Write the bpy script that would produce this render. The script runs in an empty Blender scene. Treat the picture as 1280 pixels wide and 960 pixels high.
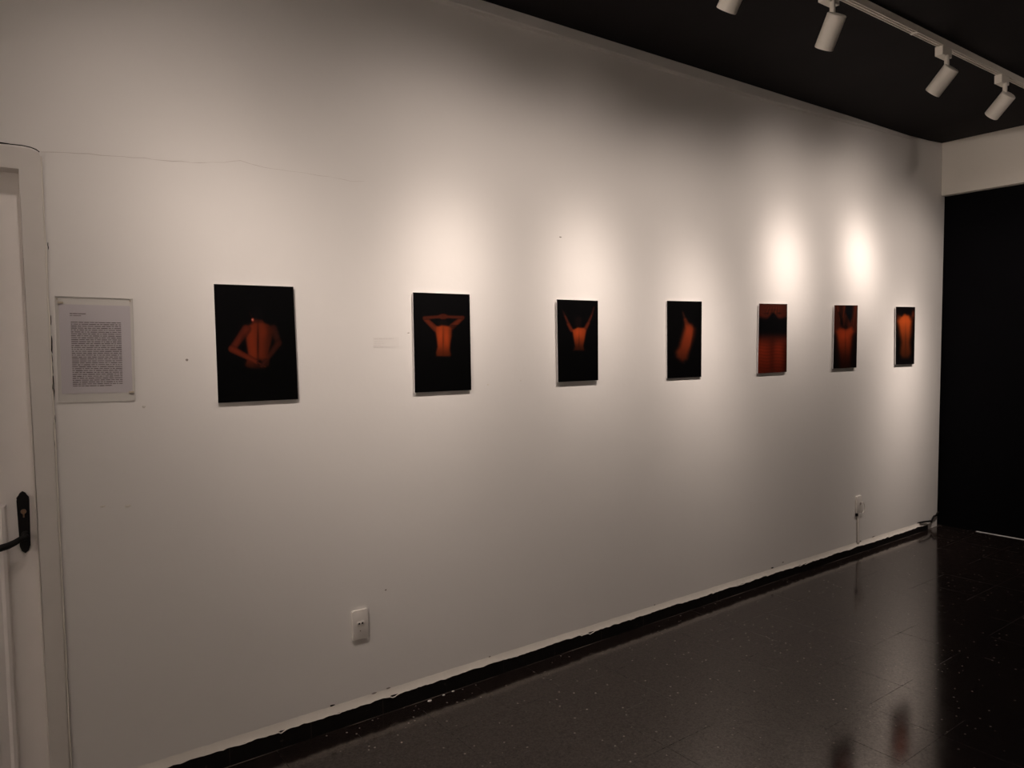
import bpy, bmesh, math, random
import numpy as np
from mathutils import Vector, Matrix
random.seed(4)
C = bpy.context.scene.collection
SC = bpy.context.scene

# ------------------------------------------------------------------ camera
YAW, PITCH, ROLL, FPX, CAM_D, CAM_Z = 0.6291, -0.0528, -0.0167, 919.2, 2.9472, 1.6369
F = Vector((math.sin(YAW)*math.cos(PITCH), math.cos(YAW)*math.cos(PITCH), math.sin(PITCH)))
R0 = Vector((math.cos(YAW), -math.sin(YAW), 0)); U0 = R0.cross(F)
R = R0*math.cos(ROLL) + U0*math.sin(ROLL); U = -R0*math.sin(ROLL) + U0*math.cos(ROLL)
cd = bpy.data.cameras.new('camera'); cam = bpy.data.objects.new('camera', cd); C.objects.link(cam)
cd.sensor_width = 36; cd.lens = 36*FPX/1280; cd.clip_start = .02
cam.matrix_world = Matrix(((R.x, U.x, -F.x, 0), (R.y, U.y, -F.y, -CAM_D), (R.z, U.z, -F.z, CAM_Z), (0, 0, 0, 1)))
SC.camera = cam
# ------------------------------------------------------------------ world, exposure
w = bpy.data.worlds.new('world'); SC.world = w; w.use_nodes = True
w.node_tree.nodes['Background'].inputs[0].default_value = (.02, .019, .022, 1)
w.node_tree.nodes['Background'].inputs[1].default_value = .2
SC.view_settings.view_transform = 'Standard'; SC.view_settings.look = 'None'
SC.view_settings.gamma = 1; SC.view_settings.use_curve_mapping = False
SC.view_settings.exposure = 0.0
# ------------------------------------------------------------------ light levels
LAMP_COL = (1.0, .85, .755)
# track lamps by the picture wall: x on the track, aim point (x, z) on the wall, then the beam: watts and spread of the core, of the flood, cut-off cone
LAMPS = [
    (0.158, 1.21, 1.52, 97, 12.6, 23.5, 45.3, 123.5),
    (1.855, 1.78, 1.84, 94, 9.3, 24.0, 39.3, 123.5),
    (2.540, 2.66, 1.80, 106, 9.3, 23.0, 39.3, 123.5),
    (3.228, 3.58, 1.56, 134, 9.3, 27.5, 39.3, 123.5),
    (4.360, 4.46, 2.07, 106, 9.3, 25.5, 39.3, 123.5),
    (5.128, 5.42, 2.18, 102, 9.3, 24.5, 39.3, 123.5),
    (6.197, 6.06, 1.10, 200, 9.3, 38.0, 39.3, 123.5)]
SIDE_FILL = [(-3.6, 225), (-2.4, 225), (-.75, 200)]               # added unseen fill lamps, bouncing light off the left wall: y, watts
FAR_FILL, ALONG_FILL = 190, 90                                         # added unseen fill lamps for the far beam and lamp bodies, watts

# ------------------------------------------------------------------ helpers
def s2l(c):
    c = [v/255 for v in c]
    return tuple(v/12.92 if v <= .04045 else ((v+.055)/1.055)**2.4 for v in c)

class NT:
    def __init__(s, name):
        s.m = bpy.data.materials.new(name); s.m.use_nodes = True
        s.t = s.m.node_tree; s.b = s.t.nodes['Principled BSDF']; s.out = s.t.nodes['Material Output']
    def n(s, typ, **kw):
        d = s.t.nodes.new(typ)
        for k, v in kw.items():
            if k.startswith('_'): setattr(d, k[1:], v)
        return d
    def l(s, a, b): s.t.links.new(a, b)
    def pos(s): return s.n('ShaderNodeNewGeometry').outputs['Position']
    def math(s, op, a, b=None, c=None, clamp=False):
        d = s.n('ShaderNodeMath'); d.operation = op; d.use_clamp = clamp
        for i, v in enumerate((a, b, c)):
            if v is None: continue
            if isinstance(v, (int, float)): d.inputs[i].default_value = v
            else: s.l(v, d.inputs[i])
        return d.outputs[0]
    def noise(s, vec, scale, detail=3, rough=.5):
        d = s.n('ShaderNodeTexNoise'); s.l(vec, d.inputs['Vector']); d.inputs['Scale'].default_value = scale
        d.inputs['Detail'].default_value = detail; d.inputs['Roughness'].default_value = rough
        return d.outputs['Fac']
    def mix(s, fac, a, b):
        d = s.n('ShaderNodeMix'); d.data_type = 'RGBA'
        if isinstance(fac, (int, float)): d.inputs[0].default_value = fac
        else: s.l(fac, d.inputs[0])
        for i, v in ((6, a), (7, b)):
            if isinstance(v, tuple): d.inputs[i].default_value = (*v[:3], 1)
            else: s.l(v, d.inputs[i])
        return d.outputs[2]
    def ramp(s, v, a, b):
        d = s.n('ShaderNodeMapRange'); d.clamp = True
        s.l(v, d.inputs[0]); d.inputs[1].default_value = a; d.inputs[2].default_value = b
        return d.outputs[0]
    def bump(s, h, strength=.2, dist=.01):
        d = s.n('ShaderNodeBump'); d.inputs['Strength'].default_value = strength; d.inputs['Distance'].default_value = dist
        s.l(h, d.inputs['Height']); s.l(d.outputs[0], s.b.inputs['Normal'])

def plain(name, col, rough=.5, spec=.5, metal=0, var=.06, scale=12):
    t = NT(name); p = t.pos()
    v = t.noise(p, scale, 4)
    t.l(t.mix(v, tuple(c*(1-var) for c in col), tuple(min(1, c*(1+var)) for c in col)), t.b.inputs['Base Color'])
    t.b.inputs['Roughness'].default_value = rough; t.b.inputs['Specular IOR Level'].default_value = spec
    t.b.inputs['Metallic'].default_value = metal
    return t.m

def m_wall(name, base=(.80, .775, .745), bump=.22):
    t = NT(name); p = t.pos()
    big = t.noise(p, 1.3, 4); fine = t.noise(p, 60, 3)
    c = t.mix(big, tuple(b*.97 for b in base), tuple(b*1.02 for b in base))
    blot = t.ramp(t.noise(p, 7, 5, .6), .62, .78)
    c = t.mix(t.math('MULTIPLY', blot, .12), c, tuple(b*.86 for b in base))
    t.l(c, t.b.inputs['Base Color'])
    t.b.inputs['Roughness'].default_value = .55; t.b.inputs['Specular IOR Level'].default_value = .25
    h = t.math('ADD', t.math('MULTIPLY', t.noise(p, 5, 3), 1.0), t.math('MULTIPLY', fine, .10))
    t.bump(h, bump, .012)
    return t.m

def m_floor():
    t = NT('dark granite tile'); p = t.pos()
    sx = t.n('ShaderNodeSeparateXYZ'); t.l(p, sx.inputs[0]); X, Y = sx.outputs[0], sx.outputs[1]
    T = .317
    def line(v, off):
        a = t.math('DIVIDE', t.math('SUBTRACT', v, off - T*40), T)
        f = t.math('FRACT', a); d = t.math('ABSOLUTE', t.math('SUBTRACT', f, .5))
        return t.math('MULTIPLY', t.math('SUBTRACT', .5, d), T), t.math('FLOOR', a)
    dx, ix = line(X, 2.82); dy, iy = line(Y, -.012)
    d = t.math('MINIMUM', dx, dy)
    wob = t.math('MULTIPLY', t.noise(p, 4, 3), .0032)
    g = t.math('LESS_THAN', d, t.math('SUBTRACT', wob, .0004))
    cv = t.n('ShaderNodeCombineXYZ'); t.l(ix, cv.inputs[0]); t.l(iy, cv.inputs[1])
    wn = t.n('ShaderNodeTexWhiteNoise'); t.l(cv.outputs[0], wn.inputs['Vector']); tile = wn.outputs['Value']
    v1 = t.noise(p, 110, 4, .7); v2 = t.noise(p, 12, 3)
    c = t.mix(t.ramp(v1, .35, .7), (.006, .0042, .0038), (.026, .018, .016))
    c = t.mix(t.math('MULTIPLY', v2, .35), c, (.012, .009, .008))
    c = t.mix(t.math('MULTIPLY', tile, .25), c, (.016, .011, .010))
    vo = t.n('ShaderNodeTexVoronoi'); vo.feature = 'F1'; t.l(p, vo.inputs['Vector']); vo.inputs['Scale'].default_value = 34
    gate = t.math('GREATER_THAN', t.math('MULTIPLY', vo.outputs['Color'], 1.0), .62)
    sp = t.math('MULTIPLY', t.math('LESS_THAN', vo.outputs['Distance'], .14), gate)
    c = t.mix(t.math('MULTIPLY', sp, .8), c, (.34, .29, .26))
    g = t.math('MULTIPLY', g, t.math('MULTIPLY', t.ramp(t.noise(p, 1.7, 2), .42, .58), .8))
    c = t.mix(g, c, (.004, .003, .003))
    sl = t.math('SUBTRACT', t.math('ADD', .2, t.math('MULTIPLY', t.ramp(v1, .3, .7), .6)), t.math('MULTIPLY', g, .45), clamp=True); t.l(sl, t.b.inputs['Specular IOR Level'])
    seam = t.math('MULTIPLY', t.math('GREATER_THAN', Y, -.0185), t.ramp(t.noise(p, 2.2, 4), .42, .6))
    c = t.mix(t.math('MULTIPLY', seam, .8), c, (.16, .13, .115))
    t.l(c, t.b.inputs['Base Color'])
    r = t.math('ADD', .085, t.math('MULTIPLY', v2, .06)); r = t.math('ADD', r, t.math('MULTIPLY', g, .4))
    t.b.inputs['Specular Tint'].default_value = (1, .90, .83, 1); t.l(r, t.b.inputs['Roughness']); t.b.inputs['IOR'].default_value = 1.88
    h = t.math('ADD', t.math('MULTIPLY', g, -1.0), t.math('MULTIPLY', v1, .05))
    t.bump(h, .06, .002)
    return t.m

def m_skirt():
    t = NT('black skirting tile'); p = t.pos()
    sx = t.n('ShaderNodeSeparateXYZ'); t.l(p, sx.inputs[0])
    f = t.math('FRACT', t.math('DIVIDE', t.math('ADD', sx.outputs[0], 10-.836), .33))
    d = t.math('MINIMUM', f, t.math('SUBTRACT', 1.0, f))
    j = t.math('MULTIPLY', t.math('LESS_THAN', d, .007), t.ramp(t.noise(p, 3, 2), .35, .6))
    c = t.mix(t.noise(p, 40, 4), (.003, .0025, .0025), (.010, .008, .0075))
    spl = t.math('MULTIPLY', t.ramp(t.noise(p, 45, 2), .70, .74), .35)
    c = t.mix(spl, c, (.10, .085, .075))
    c = t.mix(t.math('MULTIPLY', j, .7), c, (.07, .058, .05))
    t.l(c, t.b.inputs['Base Color']); t.b.inputs['Roughness'].default_value = .45
    t.b.inputs['Specular IOR Level'].default_value = .25
    return t.m

def m_emit(name, col, s):
    t = NT(name); t.b.inputs['Base Color'].default_value = (.8, .8, .8, 1)
    t.b.inputs['Emission Color'].default_value = (*col, 1); t.b.inputs['Emission Strength'].default_value = s
    return t.m

def m_acrylic():
    t = NT('clear acrylic'); tr = t.n('ShaderNodeBsdfTransparent'); tr.inputs[0].default_value = (.95, .95, .945, 1)
    gl = t.n('ShaderNodeBsdfGlossy'); gl.inputs['Roughness'].default_value = .03
    fr = t.n('ShaderNodeFresnel'); fr.inputs[0].default_value = 1.49; geo = t.n('ShaderNodeNewGeometry')
    fac = t.math('MULTIPLY', fr.outputs[0], t.math('SUBTRACT', 1.0, geo.outputs['Backfacing']))
    mx = t.n('ShaderNodeMixShader'); t.l(fac, mx.inputs[0]); t.l(tr.outputs[0], mx.inputs[1]); t.l(gl.outputs[0], mx.inputs[2])
    t.l(mx.outputs[0], t.out.inputs['Surface'])
    return t.m

def m_print():
    t = NT('photographic print'); a = t.n('ShaderNodeVertexColor'); a.layer_name = 'ink'
    t.l(a.outputs[0], t.b.inputs['Base Color']); t.b.inputs['Roughness'].default_value = .5
    t.b.inputs['Specular IOR Level'].default_value = .12
    return t.m

M = dict(
    wall=m_wall('white painted plaster'), beam=m_wall('cream painted beam', (.82, .775, .70), .15),
    ridge=m_wall('white plaster fillet', (.76, .715, .65), .5),
    ceil=plain('black painted ceiling', (.012, .010, .0105), .8, .15, var=.3, scale=3),
    black=plain('black painted partition', (.0022, .002, .003), .9, .08, var=.3, scale=3),
    floor=m_floor(), skirt=m_skirt(),
    frame=plain('white door frame paint', (.70, .665, .625), .5, .3, var=.05),
    door=plain('white door paint', (.80, .765, .74), .45, .35, var=.03),
    iron=plain('black iron', (.005, .004, .004), .6, .25, var=.3, scale=60),
    brass=plain('worn brass', (.30, .19, .12), .4, .5, .8, var=.2),
    lampw=plain('white lamp enamel', (.86, .81, .73), .42, .4, var=.02),
    groove=plain('track groove', (.03, .027, .025), .6, .3),
    lens=m_emit('lit lamp lens', LAMP_COL, 6),
    board=plain('white mounting board', (.80, .78, .79), .7, .2, var=.03),
    print=m_print(), acrylic=m_acrylic(),
    edge=plain('acrylic edge', (.34, .31, .27), .35, .5),
    paper=plain('white paper', (.70, .66, .70), .8, .1, var=.02),
    ink=plain('printed ink', (.19, .155, .165), .8, .1),
    tape=plain('yellowed tape', (.50, .43, .34), .6, .2),
    plastic=plain('white switch plastic', (.74, .70, .655), .4, .35, var=.03),
    hole=plain('dark socket hole', (.01, .008, .008), .8, .1),
    crack=plain('dark plaster crack', (.012, .009, .008), .9, .05),
    hair=plain('hairline crack', (.60, .56, .52), .9, .1, var=.15, scale=30),
    chip=plain('plaster chip', (.72, .68, .64), .8, .2),
    scuff=plain('grey scuff', (.30, .265, .24), .8, .1, var=.2),
    ghost=plain('faint caption film', (.770, .742, .712), .5, .25, var=.02),
    ghosti=plain('faint caption ink', (.69, .66, .632), .6, .2, var=.03),
    trimw=plain('mottled white strip', (.85, .82, .84), .6, .3, var=.25, scale=9),
)

def obj(name, bm, m, parent=None, smooth=False, kind=None, label=None):
    me = bpy.data.meshes.new(name); bmesh.ops.recalc_face_normals(bm, faces=bm.faces[:]); bm.to_mesh(me); bm.free()
    for x in (m if isinstance(m, (list, tuple)) else [m]): me.materials.append(x)
    if smooth:
        for p in me.polygons: p.use_smooth = True
        me.set_sharp_from_angle(angle=math.radians(38))
    o = bpy.data.objects.new(name, me); C.objects.link(o)
    if parent: o.parent = parent; o.matrix_parent_inverse = Matrix.Translation(-parent.location)   # parts are written in world coordinates
    if kind: o['kind'] = kind
    if label: o['label'] = label
    return o

def thing(name, label, cat, loc=(0, 0, 0), group=None):
    o = bpy.data.objects.new(name, None); C.objects.link(o); o.location = loc; o.empty_display_size = .05
    o['label'] = label; o['category'] = cat
    if group: o['group'] = group
    return o
def tag(o, label, cat, group=None):
    o['label'] = label; o['category'] = cat
    if group: o['group'] = group
    return o

def box(bm, a, b, bev=0, seg=2, mi=0):
    r = bmesh.ops.create_cube(bm, size=1); vs = r['verts']
    for v in vs:
        v.co = Vector([(a[i]+b[i])/2 + v.co[i]*(b[i]-a[i]) for i in range(3)])
    fs = list({f for v in vs for f in v.link_faces})
    for f in fs: f.material_index = mi
    if bev:
        es = list({e for v in vs for e in v.link_edges})
        bmesh.ops.bevel(bm, geom=es, offset=bev, segments=seg, affect='EDGES', profile=.5)
    return bm
def B(a, b, bev=0, seg=2): return box(bmesh.new(), a, b, bev, seg)

def lathe(bm, prof, org, axis, n=32, mi=0):
    """prof = [(r, t)] along axis from org"""
    ax = Vector(axis).normalized(); u = ax.orthogonal().normalized(); v = ax.cross(u); org = Vector(org)
    rings = []
    for r, t in prof:
        if r < 1e-6: rings.append([bm.verts.new(org+ax*t)])
        else: rings.append([bm.verts.new(org+ax*t+(u*math.cos(2*math.pi*k/n)+v*math.sin(2*math.pi*k/n))*r) for k in range(n)])
    for A, D in zip(rings, rings[1:]):
        for k in range(n):
            q = []
            for x in (A[k % len(A)], A[(k+1) % len(A)], D[(k+1) % len(D)], D[k % len(D)]):
                if x not in q: q.append(x)
            if len(q) > 2:
                f = bm.faces.new(q); f.material_index = mi
    return bm

def tube(bm, pts, r, n=8, cap=True):
    pts = [Vector(p) for p in pts]; rr = r if isinstance(r, (list, tuple)) else [r]*len(pts)
    up = Vector((0.13, .31, .94)).normalized(); rings = []
    for i, p in enumerate(pts):
        d = (pts[min(i+1, len(pts)-1)]-pts[max(i-1, 0)]).normalized()
        u = d.cross(up)
        if u.length < 1e-3: u = d.orthogonal()
        u.normalize(); v = d.cross(u)
        rings.append([bm.verts.new(p+(u*math.cos(2*math.pi*k/n)+v*math.sin(2*math.pi*k/n))*rr[i]) for k in range(n)])
    for A, D in zip(rings, rings[1:]):
        for k in range(n): bm.faces.new((A[k], A[(k+1) % n], D[(k+1) % n], D[k]))
    if cap: bm.faces.new(rings[0][::-1]); bm.faces.new(rings[-1])
    return bm

def prism(bm, pts2, y0, y1, mi=0, bev=0):
    """outline pts2 in (x,z), extruded from y0 to y1"""
    a = [bm.verts.new((x, y0, z)) for x, z in pts2]; b = [bm.verts.new((x, y1, z)) for x, z in pts2]
    n = len(pts2); fs = [bm.faces.new(a), bm.faces.new(b[::-1])]
    for k in range(n): fs.append(bm.faces.new((a[k], b[k], b[(k+1) % n], a[(k+1) % n])))
    for f in fs: f.material_index = mi
    if bev:
        es = [e for e in bm.edges if e.verts[0] in a and e.verts[1] in a]
        bmesh.ops.bevel(bm, geom=es, offset=bev, segments=2, affect='EDGES', profile=.5)
    return bm

def ribbon(bm, pts, widths, y):
    """flat crack in the plane of the wall"""
    P = [Vector((p[0], y, p[1])) for p in pts]
    L, Q = [], []
    for i, p in enumerate(P):
        d = (P[min(i+1, len(P)-1)]-P[max(i-1, 0)]).normalized(); nrm = Vector((-d.z, 0, d.x))
        L.append(bm.verts.new(p+nrm*widths[i]/2)); Q.append(bm.verts.new(p-nrm*widths[i]/2))
    for i in range(len(P)-1): bm.faces.new((L[i], L[i+1], Q[i+1], Q[i]))
    return bm

def jagged(pts, step, amp, rnd):
    out = []
    for (a, b) in zip(pts, pts[1:]):
        n = max(1, int(math.dist(a, b)/step))
        for k in range(n):
            t = k/n; out.append((a[0]+(b[0]-a[0])*t+rnd.uniform(-amp, amp), a[1]+(b[1]-a[1])*t+rnd.uniform(-amp, amp)))
    out.append(pts[-1]); return out

# ------------------------------------------------------------------ the room
FZ, CZ = .005, 3.256
XL, YF = -2.5, -4.8
DX0, DX1, DZ = -.70, .146, 2.249          # door opening
FX0, FX1, FZT = -.758, .204, 2.316        # outer edge of the frame

bm = bmesh.new()                          # floor
vs = [bm.verts.new(p) for p in ((XL, YF, FZ), (7.3, YF, FZ), (7.3, .35, FZ), (XL, .35, FZ))]; f = bm.faces.new(vs)
ex = bmesh.ops.extrude_face_region(bm, geom=[f])
for v in ex['geom']:
    if isinstance(v, bmesh.types.BMVert): v.co.z -= .1
obj('floor', bm, M['floor'], kind='structure')

bm = bmesh.new()                          # ceiling, rising a little towards the beam
xs = [(XL, CZ), (6.1, CZ), (6.45, CZ+.012), (6.672, CZ+.026), (7.3, CZ+.026)]
a = [[bm.verts.new((x, y, z)) for x, z in xs] for y in (YF, .02)]
b = [[bm.verts.new((x, y, CZ+.15)) for x, z in xs] for y in (YF, .02)]
for k in range(4):
    bm.faces.new((a[0][k], a[0][k+1], a[1][k+1], a[1][k])); bm.faces.new((b[0][k], b[0][k+1], b[1][k+1], b[1][k]))
obj('ceiling', bm, M['ceil'], kind='structure')

bm = bmesh.new()                          # picture wall with the door opening
prism(bm, [(FX1-.02, 0), (6.688, 0), (6.748, 2.85), (6.748, CZ+.14), (FX1-.02, CZ+.14)], 0, .16)
prism(bm, [(FX0+.02, FZT-.02), (FX1-.02, FZT-.02), (FX1-.02, CZ+.14), (FX0+.02, CZ+.14)], 0, .16)
prism(bm, [(XL, 0), (FX0+.02, 0), (FX0+.02, CZ+.14), (XL, CZ+.14)], 0, .16)
bmesh.ops.remove_doubles(bm, verts=bm.verts[:], dist=1e-5)
wall = obj('wall_back', bm, M['wall'], kind='structure')
obj('wall_left', B((XL-.1, YF, 0), (XL, .16, CZ+.1)), M['wall'], kind='structure')
obj('wall_front', B((XL, YF-.1, 0), (7.3, YF, CZ+.1)), M['wall'], kind='structure')
obj('wall_right', B((6.752, YF, 0), (6.83, .30, 2.845)), M['black'], kind='structure')
obj('trim_1', B((6.680, YF, 2.841), (7.05, -.0005, CZ+.05), .006), M['beam'], kind='structure', label='cream painted beam over the black partition')

# moulding strip under the ceiling with ragged upper paint edge
rnd = random.Random(11); bm = bmesh.new(); prev = None
for k in range(0, 231):
    x = XL + k*.04
    if x > 6.66: break
    zb = 3.198 - .010*math.exp(-((x-4)/1.2)**2) + max(0, x-4.4)*.022 + rnd.uniform(-.001, .001)
    pr = .026*min(1, max(.05, (6.6-x)/1.4)); zt = CZ+.02
    tr = rnd.uniform(-.004, .003)
    cur = [bm.verts.new(c) for c in ((x, .001, zb-.004), (x, -pr*.85, zb), (x, -pr, zb+.006), (x, -pr*.75, CZ-.012+tr), (x, -pr*.55, zt))]
    if prev:
        for i in range(4): bm.faces.new((prev[i], cur[i], cur[i+1], prev[i+1]))
    prev = cur
obj('trim_2', bm, M['wall'], smooth=True, kind='structure', label='plaster moulding strip under the black ceiling')

# skirting tiles and the plaster fillet on top of them
SKE = 6.498
def skt(x): return .077 - .0048*(x-1.16)
bm = bmesh.new()
prism(bm, [(FX1+.004, 0), (SKE, 0), (SKE, skt(SKE)), (FX1+.004, skt(FX1))], -.012, .0)
obj('baseboard_back', bm, M['skirt'], kind='structure')
bm = bmesh.new(); prev = None; rnd = random.Random(3); x = FX1+.004; dr = 0
while x < SKE:
    dr = dr*.72 + rnd.uniform(-.0028, .0028)
    if rnd.random() < .03: dr -= .006
    zt = skt(x)+.032+rnd.uniform(-.0012, .0012); zl = skt(x)+dr-.001
    cur = [bm.verts.new(c) for c in ((x, .001, zt+.002), (x, -.0025, zt-.008), (x, -.0075, zl+.0105), (x, -.0145, zl+.0015), (x, -.011, zl-.001))]
    if prev:
        for i in range(4): bm.faces.new((prev[i], cur[i], cur[i+1], prev[i+1]))
    prev = cur; x += .012
obj('trim_3', bm, M['ridge'], smooth=True, kind='structure', label='uneven white plaster fillet on top of the black skirting')
obj('trim_4', B((6.735, YF+.1, FZ-.002), (6.7515, -.29, FZ+.003), .001), M['trimw'], kind='structure', label='thin pale strip along the foot of the black partition')  # pale colour with random variation in tone

# ------------------------------------------------------------------ cracks in the plaster (parts of the wall)
rnd = random.Random(5)
pts = jagged([(.207, 2.309), (.346, 2.323), (.522, 2.331), (.713, 2.339), (.80, 2.352), (.861, 2.366), (.984, 2.352), (1.148, 2.352), (1.323, 2.343), (1.38, 2.349)], .03, .0022, rnd)
n = len(pts)
obj('crack', ribbon(bmesh.new(), pts, [.0024*(1-.5*i/n)*rnd.uniform(.4, 1.1) for i in range(n)], -.0006), M['hair'], wall, label='hairline crack running right from the door frame corner')
pts = [(-.30, 2.330), (.02, 2.324), (.09, 2.3235), (.12, 2.324)]
obj('crack', ribbon(bmesh.new(), pts, [.004, .007, .006, .003], -.0008), M['crack'], wall, label='black gap above the door frame')
pts = [(.12, 2.3235), (.155, 2.324), (.18, 2.321), (.194, 2.316), (.203, 2.309)]
obj('crack', ribbon(bmesh.new(), pts, [.003, .003, .003, .0035, .003], -.0008), M['crack'], wall)
for za, zb, ww in ((1.695, 1.635, .004), (1.632, 1.562, .0018), (1.560, 1.475, .0055), (1.425, 1.365, .0045), (1.345, 1.295, .0045), (2.01, 1.985, .0022), (1.765, 1.73, .002)):
    xx = lambda z: .2065 + (z-1.27)*.0105
    k = 6; p = [(xx(za+(zb-za)*i/k)+rnd.uniform(-.0008, .0008), za+(zb-za)*i/k) for i in range(k+1)]
    obj('crack', ribbon(bmesh.new(), p, [ww*(.35 if i in (0, k) else 1) for i in range(k+1)], -.0052), M['crack'], wall)
def blob(bm, x, z, rx, rz, h, seed=0, y=0):
    rr = random.Random(seed); n = 12; c = bm.verts.new((x, y-h, z)); o = []
    for k in range(n):
        s = rr.uniform(.7, 1.15); o.append(bm.verts.new((x+math.cos(2*math.pi*k/n)*rx*s, y-.0003, z+math.sin(2*math.pi*k/n)*rz*s)))
    for k in range(n): bm.faces.new((c, o[k], o[(k+1) % n]))
    return bm
for i, (x, z, rx, rz, m) in enumerate(((.639, 1.602, .005, .005, 'scuff'), (1.43, .607-.05, .005, .004, 'scuff'), (.486, 1.435, .006, .005, 'hair'),
        (2.0, 1.448, .006, .004, 'ridge'), (1.575, 1.70, .006, .004, 'hair'), (.42, 1.08, .012, .005, 'ridge'), (.34, 1.09, .009, .004, 'ridge'),
        (2.47, 2.19, .01, .004, 'scuff'), (2.2, 1.46, .004, .004, 'ridge'))):
    obj('plaster_mark', blob(bmesh.new(), x, z, rx, rz, .0018, i), M[m], wall)
# broken bits along the fillet
for i, (x, z, rx, rz) in enumerate(((1.165, .112, .012, .004), (1.36, .108, .014, .003), (1.43, .110, .012, .004), (4.30, .10, .016, .005), (4.42, .115, .014, .004), (5.62, .092, .03, .004), (5.42, .088, .02, .004), (6.36, .087, .04, .005), (1.98, .107, .008, .003), (3.15, .103, .01, .003))):
    obj('chipped_edge', blob(bmesh.new(), x, z, rx, rz, .0012, 40+i, -.002), M['crack' if i in (0, 3, 6, 7) else 'scuff'], wall)

# ------------------------------------------------------------------ door
door = thing('door_1', 'white panelled door with black lever handle in a white frame', 'door', (-.27, .09, FZ))
door['kind'] = 'structure'
LY = .088
bm = bmesh.new()
prism(bm, [(FX0, FZ), (DX0, FZ), (DX0, DZ), (DX1, DZ), (DX1, FZ), (FX1, FZ), (FX1+.004, FZT-.03), (FX1-.004, FZT-.009), (FX1-.03, FZT), (FX0, FZT)], -.005, .15)
es = [e for e in bm.edges if all(v.co.y < 0 for v in e.verts)]
bmesh.ops.bevel(bm, geom=es, offset=.004, segments=2, affect='EDGES')
obj('door_frame', bm, M['frame'], door, smooth=True)
leaf = B((DX0+.003, LY, FZ+.008), (DX1+.004, LY+.04, DZ+.003), .002)
bm = bmesh.new(); rb = random.Random(21); pz = []; z = FZ+.01
while z < FZT-.02:
    pz.append((FX1+.0035-max(0, z-1.9)*.001+rb.uniform(-.0008, .0008), -.003, z)); z += .03
tube(bm, pz, [.0028+rb.uniform(-.0012, .0012) for _ in pz], 6)
obj('paint_bead', bm, M['ridge'], door, smooth=True)
lf = obj('door_leaf', leaf, M['door'], door)
for zl, zh in ((.10, 1.122), (1.30, 2.05)):                       # raised panels with a moulding round each
    for xl, xh in ((DX0+.11, -.335), (-.235, .062)):
        bm = bmesh.new()
        ring = [(xl, zl), (xh, zl), (xh, zh), (xl, zh)]
        lv = []
        for ins, y in ((0, LY-.0005), (.006, LY-.010), (.016, LY-.011), (.026, LY-.002), (.05, LY-.002), (.075, LY-.008)):
            lv.append([bm.verts.new((xx+(ins if i in (0, 3) else -ins), y, zz+(ins if i < 2 else -ins))) for i, (xx, zz) in enumerate(ring)])
        for A, D in zip(lv, lv[1:]):
            for k in range(4): bm.faces.new((A[k], A[(k+1) % 4], D[(k+1) % 4], D[k]))
        bm.faces.new(lv[-1])
        if zl < 1: obj('door_panel', bm, M['door'], door)
        else: bm.free()
# handle set on the leaf
hx, hz0, hz1 = .1095, .945, 1.162
hd = bmesh.new(); wv = .0165
outl = [(0, hz0), (.010, hz0+.010), (.015, hz0+.026), (.0155, hz0+.05), (.0155, hz1-.03), (.0175, hz1-.022), (.012, hz1-.014), (.008, hz1-.006), (0, hz1)]
outl = [(hx+a*1.05, z) for a, z in outl] + [(hx-a*1.05, z) for a, z in outl[-2:0:-1]]
prism(hd, outl, LY-.008, LY, bev=.0025)
plate = obj('handle_plate', hd, M['iron'], door, label='black iron handle plate with pointed ends')
bm = bmesh.new(); lathe(bm, [(0, .006), (.0075, .006), (.0085, .004), (.0085, 0)], (hx, LY-.008, 1.092), (0, -1, 0), 20)
box(bm, (hx-.0022, LY-.0155, 1.072), (hx+.0022, LY-.008, 1.086))
obj('key_cylinder', bm, M['brass'], plate, smooth=True)
bm = bmesh.new(); lathe(bm, [(.013, 0), (.013, .008), (.009, .012), (.008, .045), (0, .047)], (hx+.002, LY-.006, 1.010), (0, -1, 0), 20)
tube(bm, [(hx+.002, LY-.048, 1.010), (hx-.015, LY-.052, 1.006), (hx-.03, LY-.054, .998), (hx-.05, LY-.054, .990), (hx-.085, LY-.052, .983), (hx-.115, LY-.05, .977), (hx-.125, LY-.046, .975)], [.010, .010, .0105, .0115, .0125, .0115, .006], 10)
obj('lever', bm, M['iron'], plate, smooth=True)

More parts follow.
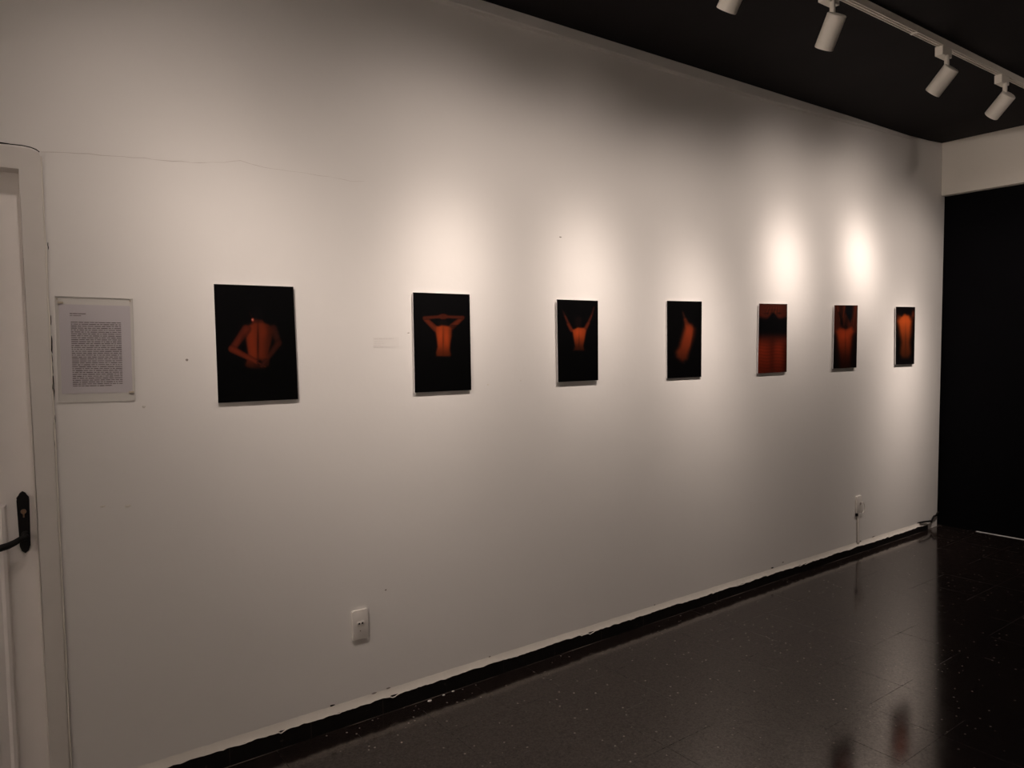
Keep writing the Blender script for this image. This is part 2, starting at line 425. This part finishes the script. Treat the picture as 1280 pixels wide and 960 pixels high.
# ------------------------------------------------------------------ photographs: images as printed ink
def sstep(a, b, x):
    t = np.clip((x-a)/(b-a), 0, 1); return t*t*(3-2*t)
class Img:
    """paints with soft shapes on a field of sample points given in picture coordinates"""
    def __init__(s, X, Y, bg=(3, 2.5, 4)):
        s.X, s.Y = X, Y; s.c = np.empty(X.shape+(3,)); s.c[:] = bg
    def over(s, mask, col, shade=1):
        col = np.array(col, float)
        m = np.clip(mask, 0, 1)[..., None]; cc = col*(np.asarray(shade)[..., None] if np.ndim(shade) else shade)
        s.c = s.c*(1-m)+cc*m
    def add(s, mask, col): s.c = s.c+np.clip(mask, 0, 1)[..., None]*np.array(col, float)
    def mul(s, mask, k): s.c = s.c*(1-np.clip(mask, 0, 1)[..., None]*(1-k))
    def cap(s, p, q, r0, r1, soft):
        px, py = p; dx, dy = q[0]-px, q[1]-py; L = dx*dx+dy*dy
        t = np.clip(((s.X-px)*dx+(s.Y-py)*dy)/L, 0, 1); r = r0+(r1-r0)*t
        d = np.hypot(s.X-px-t*dx, s.Y-py-t*dy)-r
        return 1-sstep(-soft, soft, d), np.clip(-d/r, 0, 1)
    def poly(s, pts, soft):
        d = np.full(s.X.shape, 1e9); ins = np.zeros(s.X.shape, bool); n = len(pts)
        for i in range(n):
            (ax, ay), (bx, by) = pts[i], pts[(i+1) % n]
            ex, ey = bx-ax, by-ay; wx, wy = s.X-ax, s.Y-ay
            t = np.clip((wx*ex+wy*ey)/(ex*ex+ey*ey), 0, 1)
            d = np.minimum(d, np.hypot(wx-ex*t, wy-ey*t))
            cnd = ((ay > s.Y) != (by > s.Y)) & (s.X < (bx-ax)*(s.Y-ay)/((by-ay) if by != ay else 1e-9)+ax)
            ins ^= cnd
        sd = np.where(ins, -d, d); return 1-sstep(-soft, soft, sd)
    def ell(s, c, rx, ry, soft=.3, rot=0):
        x, y = s.X-c[0], s.Y-c[1]; cr, sr = math.cos(rot), math.sin(rot)
        d = np.hypot((x*cr+y*sr)/rx, (-x*sr+y*cr)/ry); return 1-sstep(1-soft, 1+soft, d)
    def gauss(s, c, rx, ry): return np.exp(-((s.X-c[0])/rx)**2-((s.Y-c[1])/ry)**2)
def limb(I, p, q, r0, r1, soft, col, k=.55):
    m, pr = I.cap(p, q, r0, r1, soft); I.over(m, col, k+(1-k)*np.sqrt(pr))

def art1(I):
    I.over(I.ell((375, 285), 42, 50, .35), (7, 5, 7))
    I.over(I.poly([(352, 312), (410, 318), (425, 345), (330, 345)], 9), (58, 17, 11))
    limb(I, (482, 375), (517, 470), 27, 23, 11, (88, 28, 20)); limb(I, (517, 472), (430, 590), 24, 16, 10, (94, 28, 18))
    I.over(I.poly([(296, 380), (318, 355), (352, 338), (410, 336), (452, 348), (484, 382), (476, 430), (460, 500), (446, 555), (455, 600), (455, 628), (420, 642), (310, 640), (290, 622), (304, 590), (312, 540), (298, 450)], 12), (98, 27, 13))
    I.mul(sstep(395, 470, I.X)*(I.Y > 330), .55); I.mul(I.gauss((378, 470), 7, 120), .45); I.mul(I.gauss((385, 600), 30, 22)*.8, .3)
    I.mul(sstep(560, 650, I.Y), .38)
    I.add(I.gauss((335, 450), 28, 90), (22, 4, 1)); I.add(I.gauss((350, 545), 22, 50), (14, 3, 0)); I.add(I.gauss((425, 400), 25, 40), (14, 3, 1))
    limb(I, (300, 380), (212, 508), 31, 24, 11, (92, 25, 16)); limb(I, (208, 512), (370, 600), 25, 15, 8, (104, 28, 16))
    for k in range(4): limb(I, (375, 600), (402+8*k, 612+6*k), 6, 4, 4, (82, 23, 15))
    limb(I, (432, 590), (400, 628), 14, 10, 6, (60, 18, 13)); I.mul(I.gauss((392, 596), 10, 8), .2)
    I.mul(I.gauss((282, 470), 18, 60)*.35, .2)
    I.over(I.ell((343, 318), 9, 12, .5), (150, 40, 35)); I.over(I.ell((342, 317), 3.5, 5, .5), (225, 150, 130))
    limb(I, (325, 268), (338, 300), 4, 3, 4, (34, 12, 12))
def art2(I):
    O = (128, 42, 20)
    limb(I, (262, 365), (185, 290), 24, 18, 7, (112, 34, 20)); limb(I, (180, 284), (315, 272), 15, 12, 6, (88, 28, 18))
    limb(I, (385, 350), (462, 285), 24, 17, 7, (104, 32, 18)); limb(I, (470, 280), (330, 274), 14, 12, 6, (84, 26, 17))
    I.over(I.ell((318, 272), 34, 20, .3), (86, 26, 15)); I.over(I.ell((318, 318), 34, 26, .3), (14, 8, 9))
    for k in range(5): limb(I, (300+9*k, 262), (304+8*k, 292), 4, 3, 3, (92, 28, 17))
    I.over(I.poly([(268, 350), (310, 338), (360, 345), (385, 362), (384, 420), (372, 480), (370, 525), (380, 560), (374, 572), (268, 572), (264, 545), (276, 500), (270, 440), (262, 390)], 11), (150, 46, 17))
    I.mul(sstep(345, 395, I.X)*(I.Y > 335), .6); I.mul(I.gauss((318, 440), 6, 100)*.6, .5); I.mul(sstep(470, 570, I.Y), .62)
    I.add(I.gauss((300, 410), 24, 70), (34, 9, 2)); I.add(I.gauss((345, 430), 16, 70), (26, 7, 1))
def art3(I):
    limb(I, (228, 355), (172, 225), 16, 9, 8, (78, 26, 20)); limb(I, (172, 225), (160, 195), 9, 5, 8, (40, 16, 16))
    limb(I, (355, 350), (412, 220), 16, 9, 8, (76, 24, 18)); limb(I, (412, 220), (428, 165), 9, 7, 7, (52, 18, 16))
    limb(I, (205, 310), (235, 362), 14, 16, 9, (100, 30, 18)); limb(I, (378, 300), (345, 358), 14, 16, 9, (96, 28, 16))
    I.over(I.ell((292, 290), 30, 46, .4), (18, 8, 9))
    I.over(I.poly([(240, 360), (285, 338), (340, 342), (358, 365), (345, 440), (335, 500), (345, 535), (250, 535), (262, 500), (250, 430)], 11), (152, 46, 17))
    I.mul(sstep(400, 545, I.Y), .32); I.mul(I.gauss((297, 440), 5, 90)*.5, .5); I.add(I.gauss((290, 380), 35, 38), (34, 10, 2))
def art4(I):
    limb(I, (245, 225), (268, 295), 9, 15, 13, (48, 18, 14)); limb(I, (265, 290), (290, 350), 17, 26, 13, (84, 26, 15))
    I.over(I.poly([(270, 340), (320, 335), (362, 375), (355, 440), (325, 530), (300, 600), (285, 655), (240, 680), (190, 640), (180, 590), (215, 540), (235, 460)], 30), (122, 36, 17))
    I.mul(sstep(.62, .72, (I.X-180)/260+(680-I.Y)/900*-.5+.22), .55); I.mul(sstep(480, 680, I.Y), .62); I.add(I.gauss((295, 400), 40, 60), (18, 5, 1))
def art5(I):
    I.over(np.ones_like(I.X), (66, 18, 13)); I.mul(sstep(290, 385, I.X)*(I.Y < 260), .72); I.mul(1-sstep(70, 130, I.Y), .8)
    for k in range(5): limb(I, (150+34*k, 200), (180+28*k, 120), 12, 8, 10, (84, 24, 14), .5)
    I.mul(I.gauss((230, 150), 90, 9)*.6, .6)
    I.over(I.gauss((165, 190), 26, 9)*.7, (22, 8, 8)); I.over(I.gauss((295, 188), 24, 11)*.8, (18, 7, 8))
    top = 238-50*np.exp(-((I.X-228)/34)**2)-8*np.cos((I.X-228)/26)
    I.over(sstep(-30, 26, I.Y-top)*(1-sstep(370, 520, I.Y)), (4, 3, 5))
    low = sstep(395, 610, I.Y); I.over(low*.95, (112, 22, 12))
    I.add(low*I.gauss((110, 570), 40, 80), (16, 3, 1)); I.add(low*I.gauss((285, 560), 50, 50), (12, 2, 1))
    I.mul(low*I.gauss((215, 620), 30, 400)*.5, .5); I.mul(low*sstep(300, 390, I.X), .45)
    I.mul(sstep(660, 840, I.Y)*.6, .62); I.mul(sstep(430, 540, I.Y)*I.gauss((225, 440), 40, 70), .5)
    st = .5+.5*np.sin(I.Y/5.6+np.sin(I.X/34)*1.1); I.mul(low*(.26*st), .45)
def art6(I):
    I.over(np.ones_like(I.X), (56, 18, 13))
    for a, b, r, c in (((160, 120), (190, 300), 14, (80, 26, 17)), ((205, 120), (215, 330), 12, (36, 12, 10)), ((250, 115), (228, 250), 12, (80, 26, 16)), ((180, 200), (225, 370), 10, (24, 9, 9)), ((380, 120), (350, 350), 20, (70, 22, 15)), ((275, 270), (250, 380), 16, (40, 13, 10))):
        limb(I, a, b, r, r*.7, 14, c, .6)
    I.over(I.poly([(262, 110), (348, 108), (338, 250), (312, 312), (278, 250), (252, 200)], 17), (9, 9, 14)); I.over(I.gauss((208, 325), 17, 36)*.85, (12, 6, 8)); I.over(I.gauss((262, 372), 20, 28)*.85, (14, 6, 7))
    I.over(I.poly([(140, 425), (185, 385), (262, 405), (330, 375), (352, 430), (335, 560), (318, 700), (325, 900), (190, 900), (190, 700), (165, 540)], 27), (128, 33, 14))
    I.mul(sstep(470, 860, I.Y), .25); I.mul(I.gauss((255, 600), 9, 220)*.5, .55); I.mul(sstep(280, 350, I.X)*sstep(420, 520, I.Y), .6)
    I.over(sstep(0, 1, (I.Y-390)/110)*(1-sstep(105, 188, I.X-0.02*(I.Y-400)))*.95, (5, 4, 6)); I.over(sstep(410, 500, I.Y)*sstep(315, 385, I.X)*.9, (9, 4, 6))
    I.add(I.gauss((235, 470), 60, 60), (22, 4, 1))
def art7(I):
    I.over(I.gauss((345, 220), 34, 60)*.9, (92, 30, 18)); I.over(I.gauss((168, 270), 24, 70)*.8, (80, 27, 15)); I.over(I.gauss((335, 420), 24, 90)*.6, (50, 15, 9)); I.over(I.gauss((178, 440), 22, 90)*.6, (50, 15, 9))
    I.over(I.poly([(165, 300), (200, 240), (250, 215), (300, 235), (332, 300), (322, 380), (318, 480), (308, 560), (322, 680), (300, 760), (212, 760), (190, 680), (207, 560), (195, 470), (182, 380)], 30), (168, 55, 17))
    I.mul(sstep(300, 600, I.Y), .5); I.mul(sstep(560, 780, I.Y), .6); I.mul(I.gauss((258, 560), 9, 220)*.5, .55)
    I.over((1-sstep(185, 245, I.Y+16*np.cos((I.X-150)/17)+10*np.sin(I.X/9)))*(1-I.gauss((355, 200), 26, 46)), (9, 5, 7)); I.over(sstep(700, 800, I.Y), (7, 4, 6))
    I.add(I.gauss((250, 290), 55, 50), (20, 7, 1))

def unq(c, u, v):   # bilinear
    a = [np.array(p, float) for p in c]; u = u[..., None]; v = v[..., None]
    return (a[0]*(1-u)+a[1]*u)*(1-v)+(a[3]*(1-u)+a[2]*u)*v
PANELS = [  # corners on the wall (x, z): TL TR BR BL; the same corners in picture coordinates; painter; gain; depth off the wall; label
 ([(0.7433, 1.8878), (1.0507, 1.8877), (1.0563, 1.4311), (0.7434, 1.4342)], [(92, 80), (622, 98), (655, 848), (122, 874)], art1, .9, 0.011, 'black photograph of a red lit bare back with hands clasped behind the waist'),
 ([(1.5959, 1.8803), (1.8969, 1.8794), (1.8962, 1.4273), (1.5936, 1.4303)], [(98, 93), (522, 108), (535, 825), (112, 845)], art2, .6, 0.0125, 'black photograph of a red lit bare back with hands folded behind the head'),
 ([(2.4277, 1.8677), (2.7119, 1.8669), (2.7082, 1.4405), (2.4283, 1.4422)], [(112, 98), (462, 110), (465, 790), (122, 806)], art3, .66, 0.017, 'black photograph of a small red back with both arms raised in a wide V'),
 ([(3.2623, 1.8793), (3.5699, 1.8817), (3.5626, 1.4253), (3.2607, 1.4277)], [(103, 118), (423, 125), (418, 820), (105, 835)], art4, .7, 0.0105, 'black photograph of a blurred red torso turned sideways and leaning'),
 ([(4.1354, 1.8805), (4.4444, 1.8828), (4.4394, 1.4251), (4.1208, 1.4257)], [(80, 82), (385, 88), (378, 828), (65, 845)], art5, 1.02, 0.0145, 'close red photograph with a black band across and ribbed skin below'),
 ([(5.0215, 1.8858), (5.3351, 1.8903), (5.3241, 1.4267), (5.0079, 1.4285)], [(128, 110), (405, 112), (390, 858), (110, 872)], art6, 1.1, 0.017, 'red photograph of a narrow back with a black patch between lifted arms at top'),
 ([(5.9098, 1.8895), (6.2216, 1.8929), (6.2158, 1.4282), (5.9159, 1.4323)], [(145, 130), (375, 132), (362, 815), (142, 822)], art7, .9, 0.015, 'photograph of a glowing orange back fading into black, nearest the dark doorway'),
]
for crn, quad, art, gain, TH, lab in PANELS:
    cx = sum(c[0] for c in crn)/4; cz = sum(c[1] for c in crn)/4
    t = thing('photo_panel', lab, 'photograph', (cx, 0, cz), 'photographs along the white wall')
    bm = bmesh.new(); prism(bm, crn, -TH+.0012, -TH+.0055, bev=.0005)
    obj('mounting_board', bm, M['board'], t)
    bm = bmesh.new(); w2 = .035; q = [(crn[0][0]+w2, crn[0][1]-w2), (crn[1][0]-w2, crn[1][1]-w2), (crn[2][0]-w2, crn[2][1]+w2), (crn[3][0]+w2, crn[3][1]+w2)]
    prism(bm, q, -TH+.0055, 0); obj('back_batten', bm, M['board'], t)
    nu, nv = 110, 160
    uu, vv = np.meshgrid(np.linspace(0, 1, nu), np.linspace(0, 1, nv))
    pw = unq(crn, uu, vv); pi = unq(quad, uu, vv)
    I = Img(pi[..., 0], pi[..., 1]); art(I)
    srgb = np.clip(I.c/255, 0, 1); lin = np.where(srgb <= .04045, srgb/12.92, ((srgb+.055)/1.055)**2.4)*gain
    lin[..., 1] += .055*lin[..., 0]; lin[..., 2] += .015*lin[..., 0]      # the prints lean to orange
    me = bpy.data.meshes.new('print')
    co = np.stack([pw[..., 0], np.full(uu.shape, -TH), pw[..., 1]], -1).reshape(-1, 3)
    ii = np.arange(nu*nv).reshape(nv, nu)
    fc = np.stack([ii[:-1, :-1], ii[1:, :-1], ii[1:, 1:], ii[:-1, 1:]], -1).reshape(-1, 4)
    # rim of the sheet so that it is not paper-thin
    bd = np.concatenate([ii[0, :], ii[1:, -1], ii[-1, -2::-1], ii[-2:0:-1, 0]])
    rim = co[bd].copy(); rim[:, 1] = -TH+.0012; k0 = len(co); nb = len(bd)
    rf = [[int(bd[i]), k0+i, k0+(i+1) % nb, int(bd[(i+1) % nb])] for i in range(nb)]
    faces = fc.tolist()+[r[::-1] for r in rf]
    me.from_pydata(np.concatenate([co, rim]).tolist(), [], faces)
    ca = me.color_attributes.new('ink', 'FLOAT_COLOR', 'POINT')
    full = np.ones((len(co)+nb, 4)); full[:len(co), :3] = lin.reshape(-1, 3); full[len(co):, :3] = .004
    ca.data.foreach_set('color', full.astype(np.float32).ravel())
    me.materials.append(M['print'])
    o = bpy.data.objects.new('print', me); C.objects.link(o); o.parent = t; o.matrix_parent_inverse = Matrix.Translation(-t.location)

# ------------------------------------------------------------------ text sheet in acrylic by the door
SH = [(.226, 1.830), (.464, 1.827), (.459, 1.462), (.222, 1.468)]
t = thing('wall_text', 'printed text sheet behind a clear acrylic cover beside the white door', 'sign', (.343, 0, 1.647))
def sh(u, v):
    a = [Vector(c) for c in SH]; return (a[0].lerp(a[1], u)).lerp(a[3].lerp(a[2], u), v)
def shq(u0, v0, u1, v1): return [tuple(sh(*p)) for p in ((u0, v0), (u1, v0), (u1, v1), (u0, v1))]
PU0, PU1, PV0, PV1 = .045, .965, .075, .925
pap = obj('paper', prism(bmesh.new(), shq(PU0, PV0, PU1, PV1), -.0012, -.0004), M['paper'], t)
bm = bmesh.new(); rnd = random.Random(8)
def pq(u0, v0, u1, v1):
    m = lambda u, v: (PU0+(PU1-PU0)*u, PV0+(PV1-PV0)*v); a = m(u0, v0); b = m(u1, v1); return shq(a[0], a[1], b[0], b[1])
def words(u0, u1, v, h, gap=.012):
    u = u0
    while u < u1-.01:
        e = min(u1, u+rnd.choice((.022, .035, .05, .065, .08, .095)))
        if u1-e < .03: e = u1
        prism(bm, pq(u, v, e, v+h*rnd.uniform(.85, 1.1)), -.0016, -.0011); u = e+gap
words(.145, .365, .097, .011, .006); words(.145, .30, .122, .007)
NL = 34
for k in range(NL):
    words(.155, .86 if k < NL-1 else .70, .193+.716*k/(NL-1), .0098)
obj('printed_text', bm, M['ink'], pap)
bm = bmesh.new(); prism(bm, SH, -.0050, -.0018)
bm.normal_update()
for f in bm.faces: f.material_index = 0 if abs(f.normal.y) > .7 else 1
obj('acrylic_cover', bm, [M['acrylic'], M['edge']], t)
for q in ((.03, .052, .10, .068), (.915, .912, .985, .93), (.955, .02, .975, .034), (.015, .02, .035, .034)):
    obj('corner_fixing', prism(bmesh.new(), shq(*q), -.0054, -.0018), M['tape'], t)

# faint caption film on the wall left of the second photograph
t = thing('caption_label', 'faint clear caption label on the white wall left of the hands-behind-head photograph', 'label', (1.46, 0, 1.66))
def cq(a, b, c, d): return [(a, d), (c, d), (c, b), (a, b)]
fl = obj('film', prism(bmesh.new(), cq(1.40, 1.637, 1.525, 1.681), -.0006, -.0001), M['ghost'], t)
bm = bmesh.new(); rnd = random.Random(2)
for i, (x1, h) in enumerate(((1.50, .006), (1.445, .003), (1.455, .003), (1.44, .003), (1.45, .003))):
    x = 1.405; z = 1.672-.0078*i-(.003 if i else 0)
    while x < x1:
        e = min(x1, x+rnd.uniform(.008, .02)); prism(bm, cq(x, z, e, z+h*.7), -.0009, -.0005); x = e+.003
obj('caption_text', bm, M['ghosti'], fl)

# ------------------------------------------------------------------ sockets
def rrect(x0, z0, x1, z1, r, n=5):
    p = []
    for cx, cz, a0 in ((x1-r, z1-r, 0), (x0+r, z1-r, 90), (x0+r, z0+r, 180), (x1-r, z0+r, 270)):
        for k in range(n+1):
            a = math.radians(a0+90*k/n); p.append((cx+r*math.cos(a), cz+r*math.sin(a)))
    return p
t = thing('wall_socket', 'white socket plate with one two-pin outlet low on the wall', 'socket', (1.30, 0, .433))
obj('cover_plate', prism(bmesh.new(), rrect(1.264, .369, 1.337, .498, .006), -.011, 0, bev=.003), M['plastic'], t, smooth=True)
ins = obj('socket_insert', prism(bmesh.new(), rrect(1.284, .430, 1.319, .450, .008), -.0135, -.0105, bev=.001), M['plastic'], t, smooth=True)
for x in (1.2935, 1.3085):
    bm = bmesh.new(); lathe(bm, [(0, .0004), (.0042, .0004), (.0042, -.001)], (x, -.0135, .440), (0, -1, 0), 14); obj('pin_hole', bm, M['hole'], ins)
bm = bmesh.new(); lathe(bm, [(0, .001), (.0026, .0008), (.003, 0)], (1.299, -.011, .407), (0, -1, 0), 12); obj('screw', bm, M['scuff'], t)

t = thing('wall_socket', 'small white socket above the thin cable duct near the far corner', 'socket', (5.405, 0, .38))
obj('cover_plate', prism(bmesh.new(), rrect(5.355, .315, 5.43, .445, .006), -.012, 0, bev=.003), M['plastic'], t, smooth=True)
bm = bmesh.new(); lathe(bm, [(0, .002), (.010, .002), (.011, -.001)], (5.405, -.012, .385), (0, -1, 0), 16); obj('pin_hole', bm, M['scuff'], t)
bm = bmesh.new()
n = 18; ring = [(5.432+.032*math.cos(a), -.013, .350+.042*math.sin(a)) for a in [math.radians(110-220*k/n) for k in range(n+1)]]
tube(bm, ring, .0032, 8); tag(obj('cord_loop', bm, M['plastic'], smooth=True), 'thin white cord loop hanging at the small far socket', 'cord')
t = thing('cable_duct', 'thin white vertical cable duct under the small far socket', 'duct', (5.39, 0, .09))
obj('duct_body', B((5.378, -.012, skt(5.4)+.028), (5.403, 0, .318), .002), M['plastic'], t)
obj('duct_seam', B((5.374, -.004, skt(5.4)+.03), (5.378, 0, .31)), M['scuff'], t)
obj('duct_seam', B((5.403, -.004, skt(5.4)+.03), (5.409, 0, .31)), M['scuff'], t)
obj('duct_clip', B((5.352, -.011, .292), (5.385, 0, .315), .002), M['hole'], t, label='dark duct clip')

# dark cable along the end of the fillet
bm = bmesh.new()
pts = [(6.36, -.010, skt(6.4)+.036), (6.43, -.017, skt(6.4)+.034), (6.49, -.020, skt(6.4)+.028), (6.535, -.016, .075), (6.56, -.012, .062), (6.585, -.010, .085), (6.61, -.011, .105), (6.645, -.011, .105), (6.675, -.010, .122), (6.705, -.006, .128)]
sp = []
for k in range(len(pts)-1):
    for q in range(4): sp.append(Vector(pts[k]).lerp(Vector(pts[k+1]), q/4))
tag(obj('cable', tube(bm, sp, .0075, 8), M['iron'], smooth=True), 'short dark cable twisting off the skirting end into the black corner', 'cable')

# ------------------------------------------------------------------ track and spotlights
def track(name, along, c, p0, p1, lab):
    """rail along x (at y = c) or along y (at x = c)"""
    W = (lambda q, o, z: (q, c+o, z)) if along == 'x' else (lambda q, o, z: (c+o, q, z))
    t = thing(name, lab, 'track', W((p0+p1)/2, 0, CZ))
    bm = bmesh.new()
    hw, z0, z1 = .0175, 3.221, CZ+.004
    yz = [(-hw, z1), (-hw, z0), (-.0125, z0), (-.0125, z0+.015), (-.004, z0+.015), (-.004, z0), (.004, z0), (.004, z0+.015), (.0125, z0+.015), (.0125, z0), (hw, z0), (hw, z1)]
    a = [bm.verts.new(W(p0, q, z)) for q, z in yz]; b = [bm.verts.new(W(p1, q, z)) for q, z in yz]
    for k in range(len(yz)): bm.faces.new((a[k], b[k], b[(k+1) % len(yz)], a[(k+1) % len(yz)]))
    bm.faces.new(a); bm.faces.new(b[::-1])
    obj('rail', bm, M['lampw'], t)
    bm = bmesh.new()
    for q in (-.00825, .00825):
        u, v = W(p0+.01, q-.0036, z0+.010), W(p1-.01, q+.0036, z0+.0152); box(bm, u, v)
    obj('conductor_strip', bm, M['groove'], t)
    for x in ((4.02,) if c > -2 else ()): obj('joint', B(W(x-.012, -.0185, z0-.002), W(x+.012, .0185, CZ), .001), M['lampw'], t)
    return t
TY = -1.032
track('ceiling_track', 'x', TY, -.9, 6.5, 'white lighting track under the black ceiling along the picture wall')
def can(x, y, aim, name_label, beam, group, along='x', size=.028):
    """white cylinder lamp below an adapter; aim is the point it shines at"""
    t = thing('track_spotlight', name_label, 'spotlight', (x, y, 3.221), group)
    if along == 'x': e = Vector((0, 1 if aim[1] > y else -1, 0)); l = Vector((1, 0, 0))
    else: e = Vector((1 if aim[0] > x else -1, 0, 0)); l = Vector((0, 1, 0))
    p0 = Vector((x, y, 0)); q = [p0-l*.055-e*.015, p0+l*.055+e*.027]
    obj('adapter', B((min(v.x for v in q), min(v.y for v in q), 3.172), (max(v.x for v in q), max(v.y for v in q), 3.222), .003), M['lampw'], t)
    piv = Vector((x, y, 3.118))-e*.012
    d = (Vector(aim)-piv).normalized()
    bm = bmesh.new(); lathe(bm, [(0, -.004), (.012, -.004), (.0125, 0), (.0125, .062), (.010, .066), (0, .066)], (piv.x, piv.y, 3.112), (0, 0, 1), 16)
    obj('stem', bm, M['lampw'], t, smooth=True)
    up = Vector((0, 0, 1)); side = (up-d*up.dot(d)).normalized()
    top = piv - side*.030 + d*(-.010)              # centre of the back cap, hung from its upper rim
    r = .043; L = .150
    bm = bmesh.new()
    lathe(bm, [(0, 0), (r-.004, 0), (r, .004), (r, L-.002), (r-.002, L), (r-.005, L), (r-.006, L-.03), (0, L-.03)], top, d, 40)
    body = obj('lamp_body', bm, M['lampw'], t, smooth=True)
    bm = bmesh.new(); lathe(bm, [(0, L-.022), (r-.0075, L-.022), (r-.0075, L-.026)], top, d, 32)
    obj('lens', bm, M['lens'], body)
    w1, s1, w2, s2, cone = beam
    ld = bpy.data.lights.new('spot_beam', 'SPOT'); ld.energy = w1+w2; ld.spot_size = math.radians(cone); ld.spot_blend = 1.0
    ld.shadow_soft_size = size; ld.color = LAMP_COL
    # beam profile of the reflector: a bell-shaped core over a wide bell-shaped flood, by the angle from the lamp's axis
    ld.use_nodes = True; nt = ld.node_tree; em = nt.nodes['Emission']
    tc = nt.nodes.new('ShaderNodeTexCoord'); sx = nt.nodes.new('ShaderNodeSeparateXYZ'); nt.links.new(tc.outputs['Normal'], sx.inputs[0])
    def mth(op, a, b=None):
        d = nt.nodes.new('ShaderNodeMath'); d.operation = op
        for i, v in enumerate((a, b)):
            if v is None: continue
            if isinstance(v, (int, float)): d.inputs[i].default_value = v
            else: nt.links.new(v, d.inputs[i])
        return d.outputs[0]
    c1 = mth('SUBTRACT', mth('ABSOLUTE', sx.outputs[2]), 1.0); parts = []
    for wt, sg in ((w1, s1), (w2, s2)):
        parts.append(mth('MULTIPLY', mth('EXPONENT', mth('MULTIPLY', c1, 1/math.radians(sg)**2)), wt/(w1+w2)))
    nt.links.new(mth('ADD', *parts), em.inputs['Strength'])
    lo = bpy.data.objects.new('spot_beam', ld); C.objects.link(lo); lo.parent = t; lo.matrix_parent_inverse = Matrix.Translation(-t.location)
    lo.matrix_basis = Matrix.Translation(top+d*(L+.004)) @ d.to_track_quat('-Z', 'Y').to_matrix().to_4x4()
    return t
LABS = ['white spotlight on the ceiling track above the door end', 'white spotlight on the ceiling track above the hands-behind-head photograph',
        'leftmost visible white spotlight, its top cut by the upper edge', 'white spotlight hanging steeply where the track enters the frame',
        'white spotlight tilted to the wall, left of the last one on the track', 'rightmost white spotlight in view, just before the frame edge', 'white spotlight beyond the right frame edge, last before the beam']
for (x, ax, az, *bm_), lb in zip(LAMPS, LABS):
    can(x, TY, (ax, 0, az), lb, bm_, 'spotlights on the picture wall track')
track('ceiling_track', 'x', -3.75, .4, 6.5, 'white lighting track added unseen behind the viewer to carry a fill spotlight')  # added out of view, only to hold the rear fill lamp
can(2.3, -3.75, (6.7, -1.7, 2.9), 'white fill spotlight added on the unseen rear track to brighten the far beam', (FAR_FILL, 12, 1, 12, 125), None, size=.09)  # added lamp that lifts the brightness of the beam
can(-1.3, -1.55, (6.7, -.5, 2.95), 'white fill spotlight added on the unseen side track to brighten lamp bodies and beam', (ALONG_FILL, 9, .5, 12, 125), None, 'y', .09)  # added lamp that lifts the near sides of lamp bodies and beam
track('ceiling_track', 'y', -1.3, -4.6, -.4, 'white lighting track added unseen left of the viewer to carry fill spotlights')  # added out of view, only to hold the side fill lamps
for y, wt in SIDE_FILL:
    can(-1.3, y, (XL, y, 1.8), 'white fill spotlight added on the unseen side track, bouncing light off the left wall', (wt*.3, 14, wt*.7, 40, 125), 'added fill spotlights on the side track', 'y')  # added lamps whose bounce fills the room from the left

# ------------------------------------------------------------------ plaster chips on the floor
chips = [((1.62, -.035), .0085), ((1.70, -.026), .0055), ((1.755, -.020), .006)]
for i, ((x, y), r) in enumerate(chips):
    bm = bmesh.new(); bmesh.ops.create_icosphere(bm, subdivisions=2, radius=1); rr = random.Random(70+i)
    for v in bm.verts: v.co = Vector((x+v.co.x*r*1.3*rr.uniform(.85, 1.1), y+v.co.y*r*.8, FZ+.0005+max(0, (v.co.z+.35))*r*.4))
    tag(obj('plaster_chip', bm, M['chip'], smooth=True), ['largest white plaster chip on the floor by the black skirting', 'middle one of three white plaster chips by the skirting', 'rightmost of three white plaster chips by the skirting'][i], 'plaster chip', 'plaster chips by the skirting')
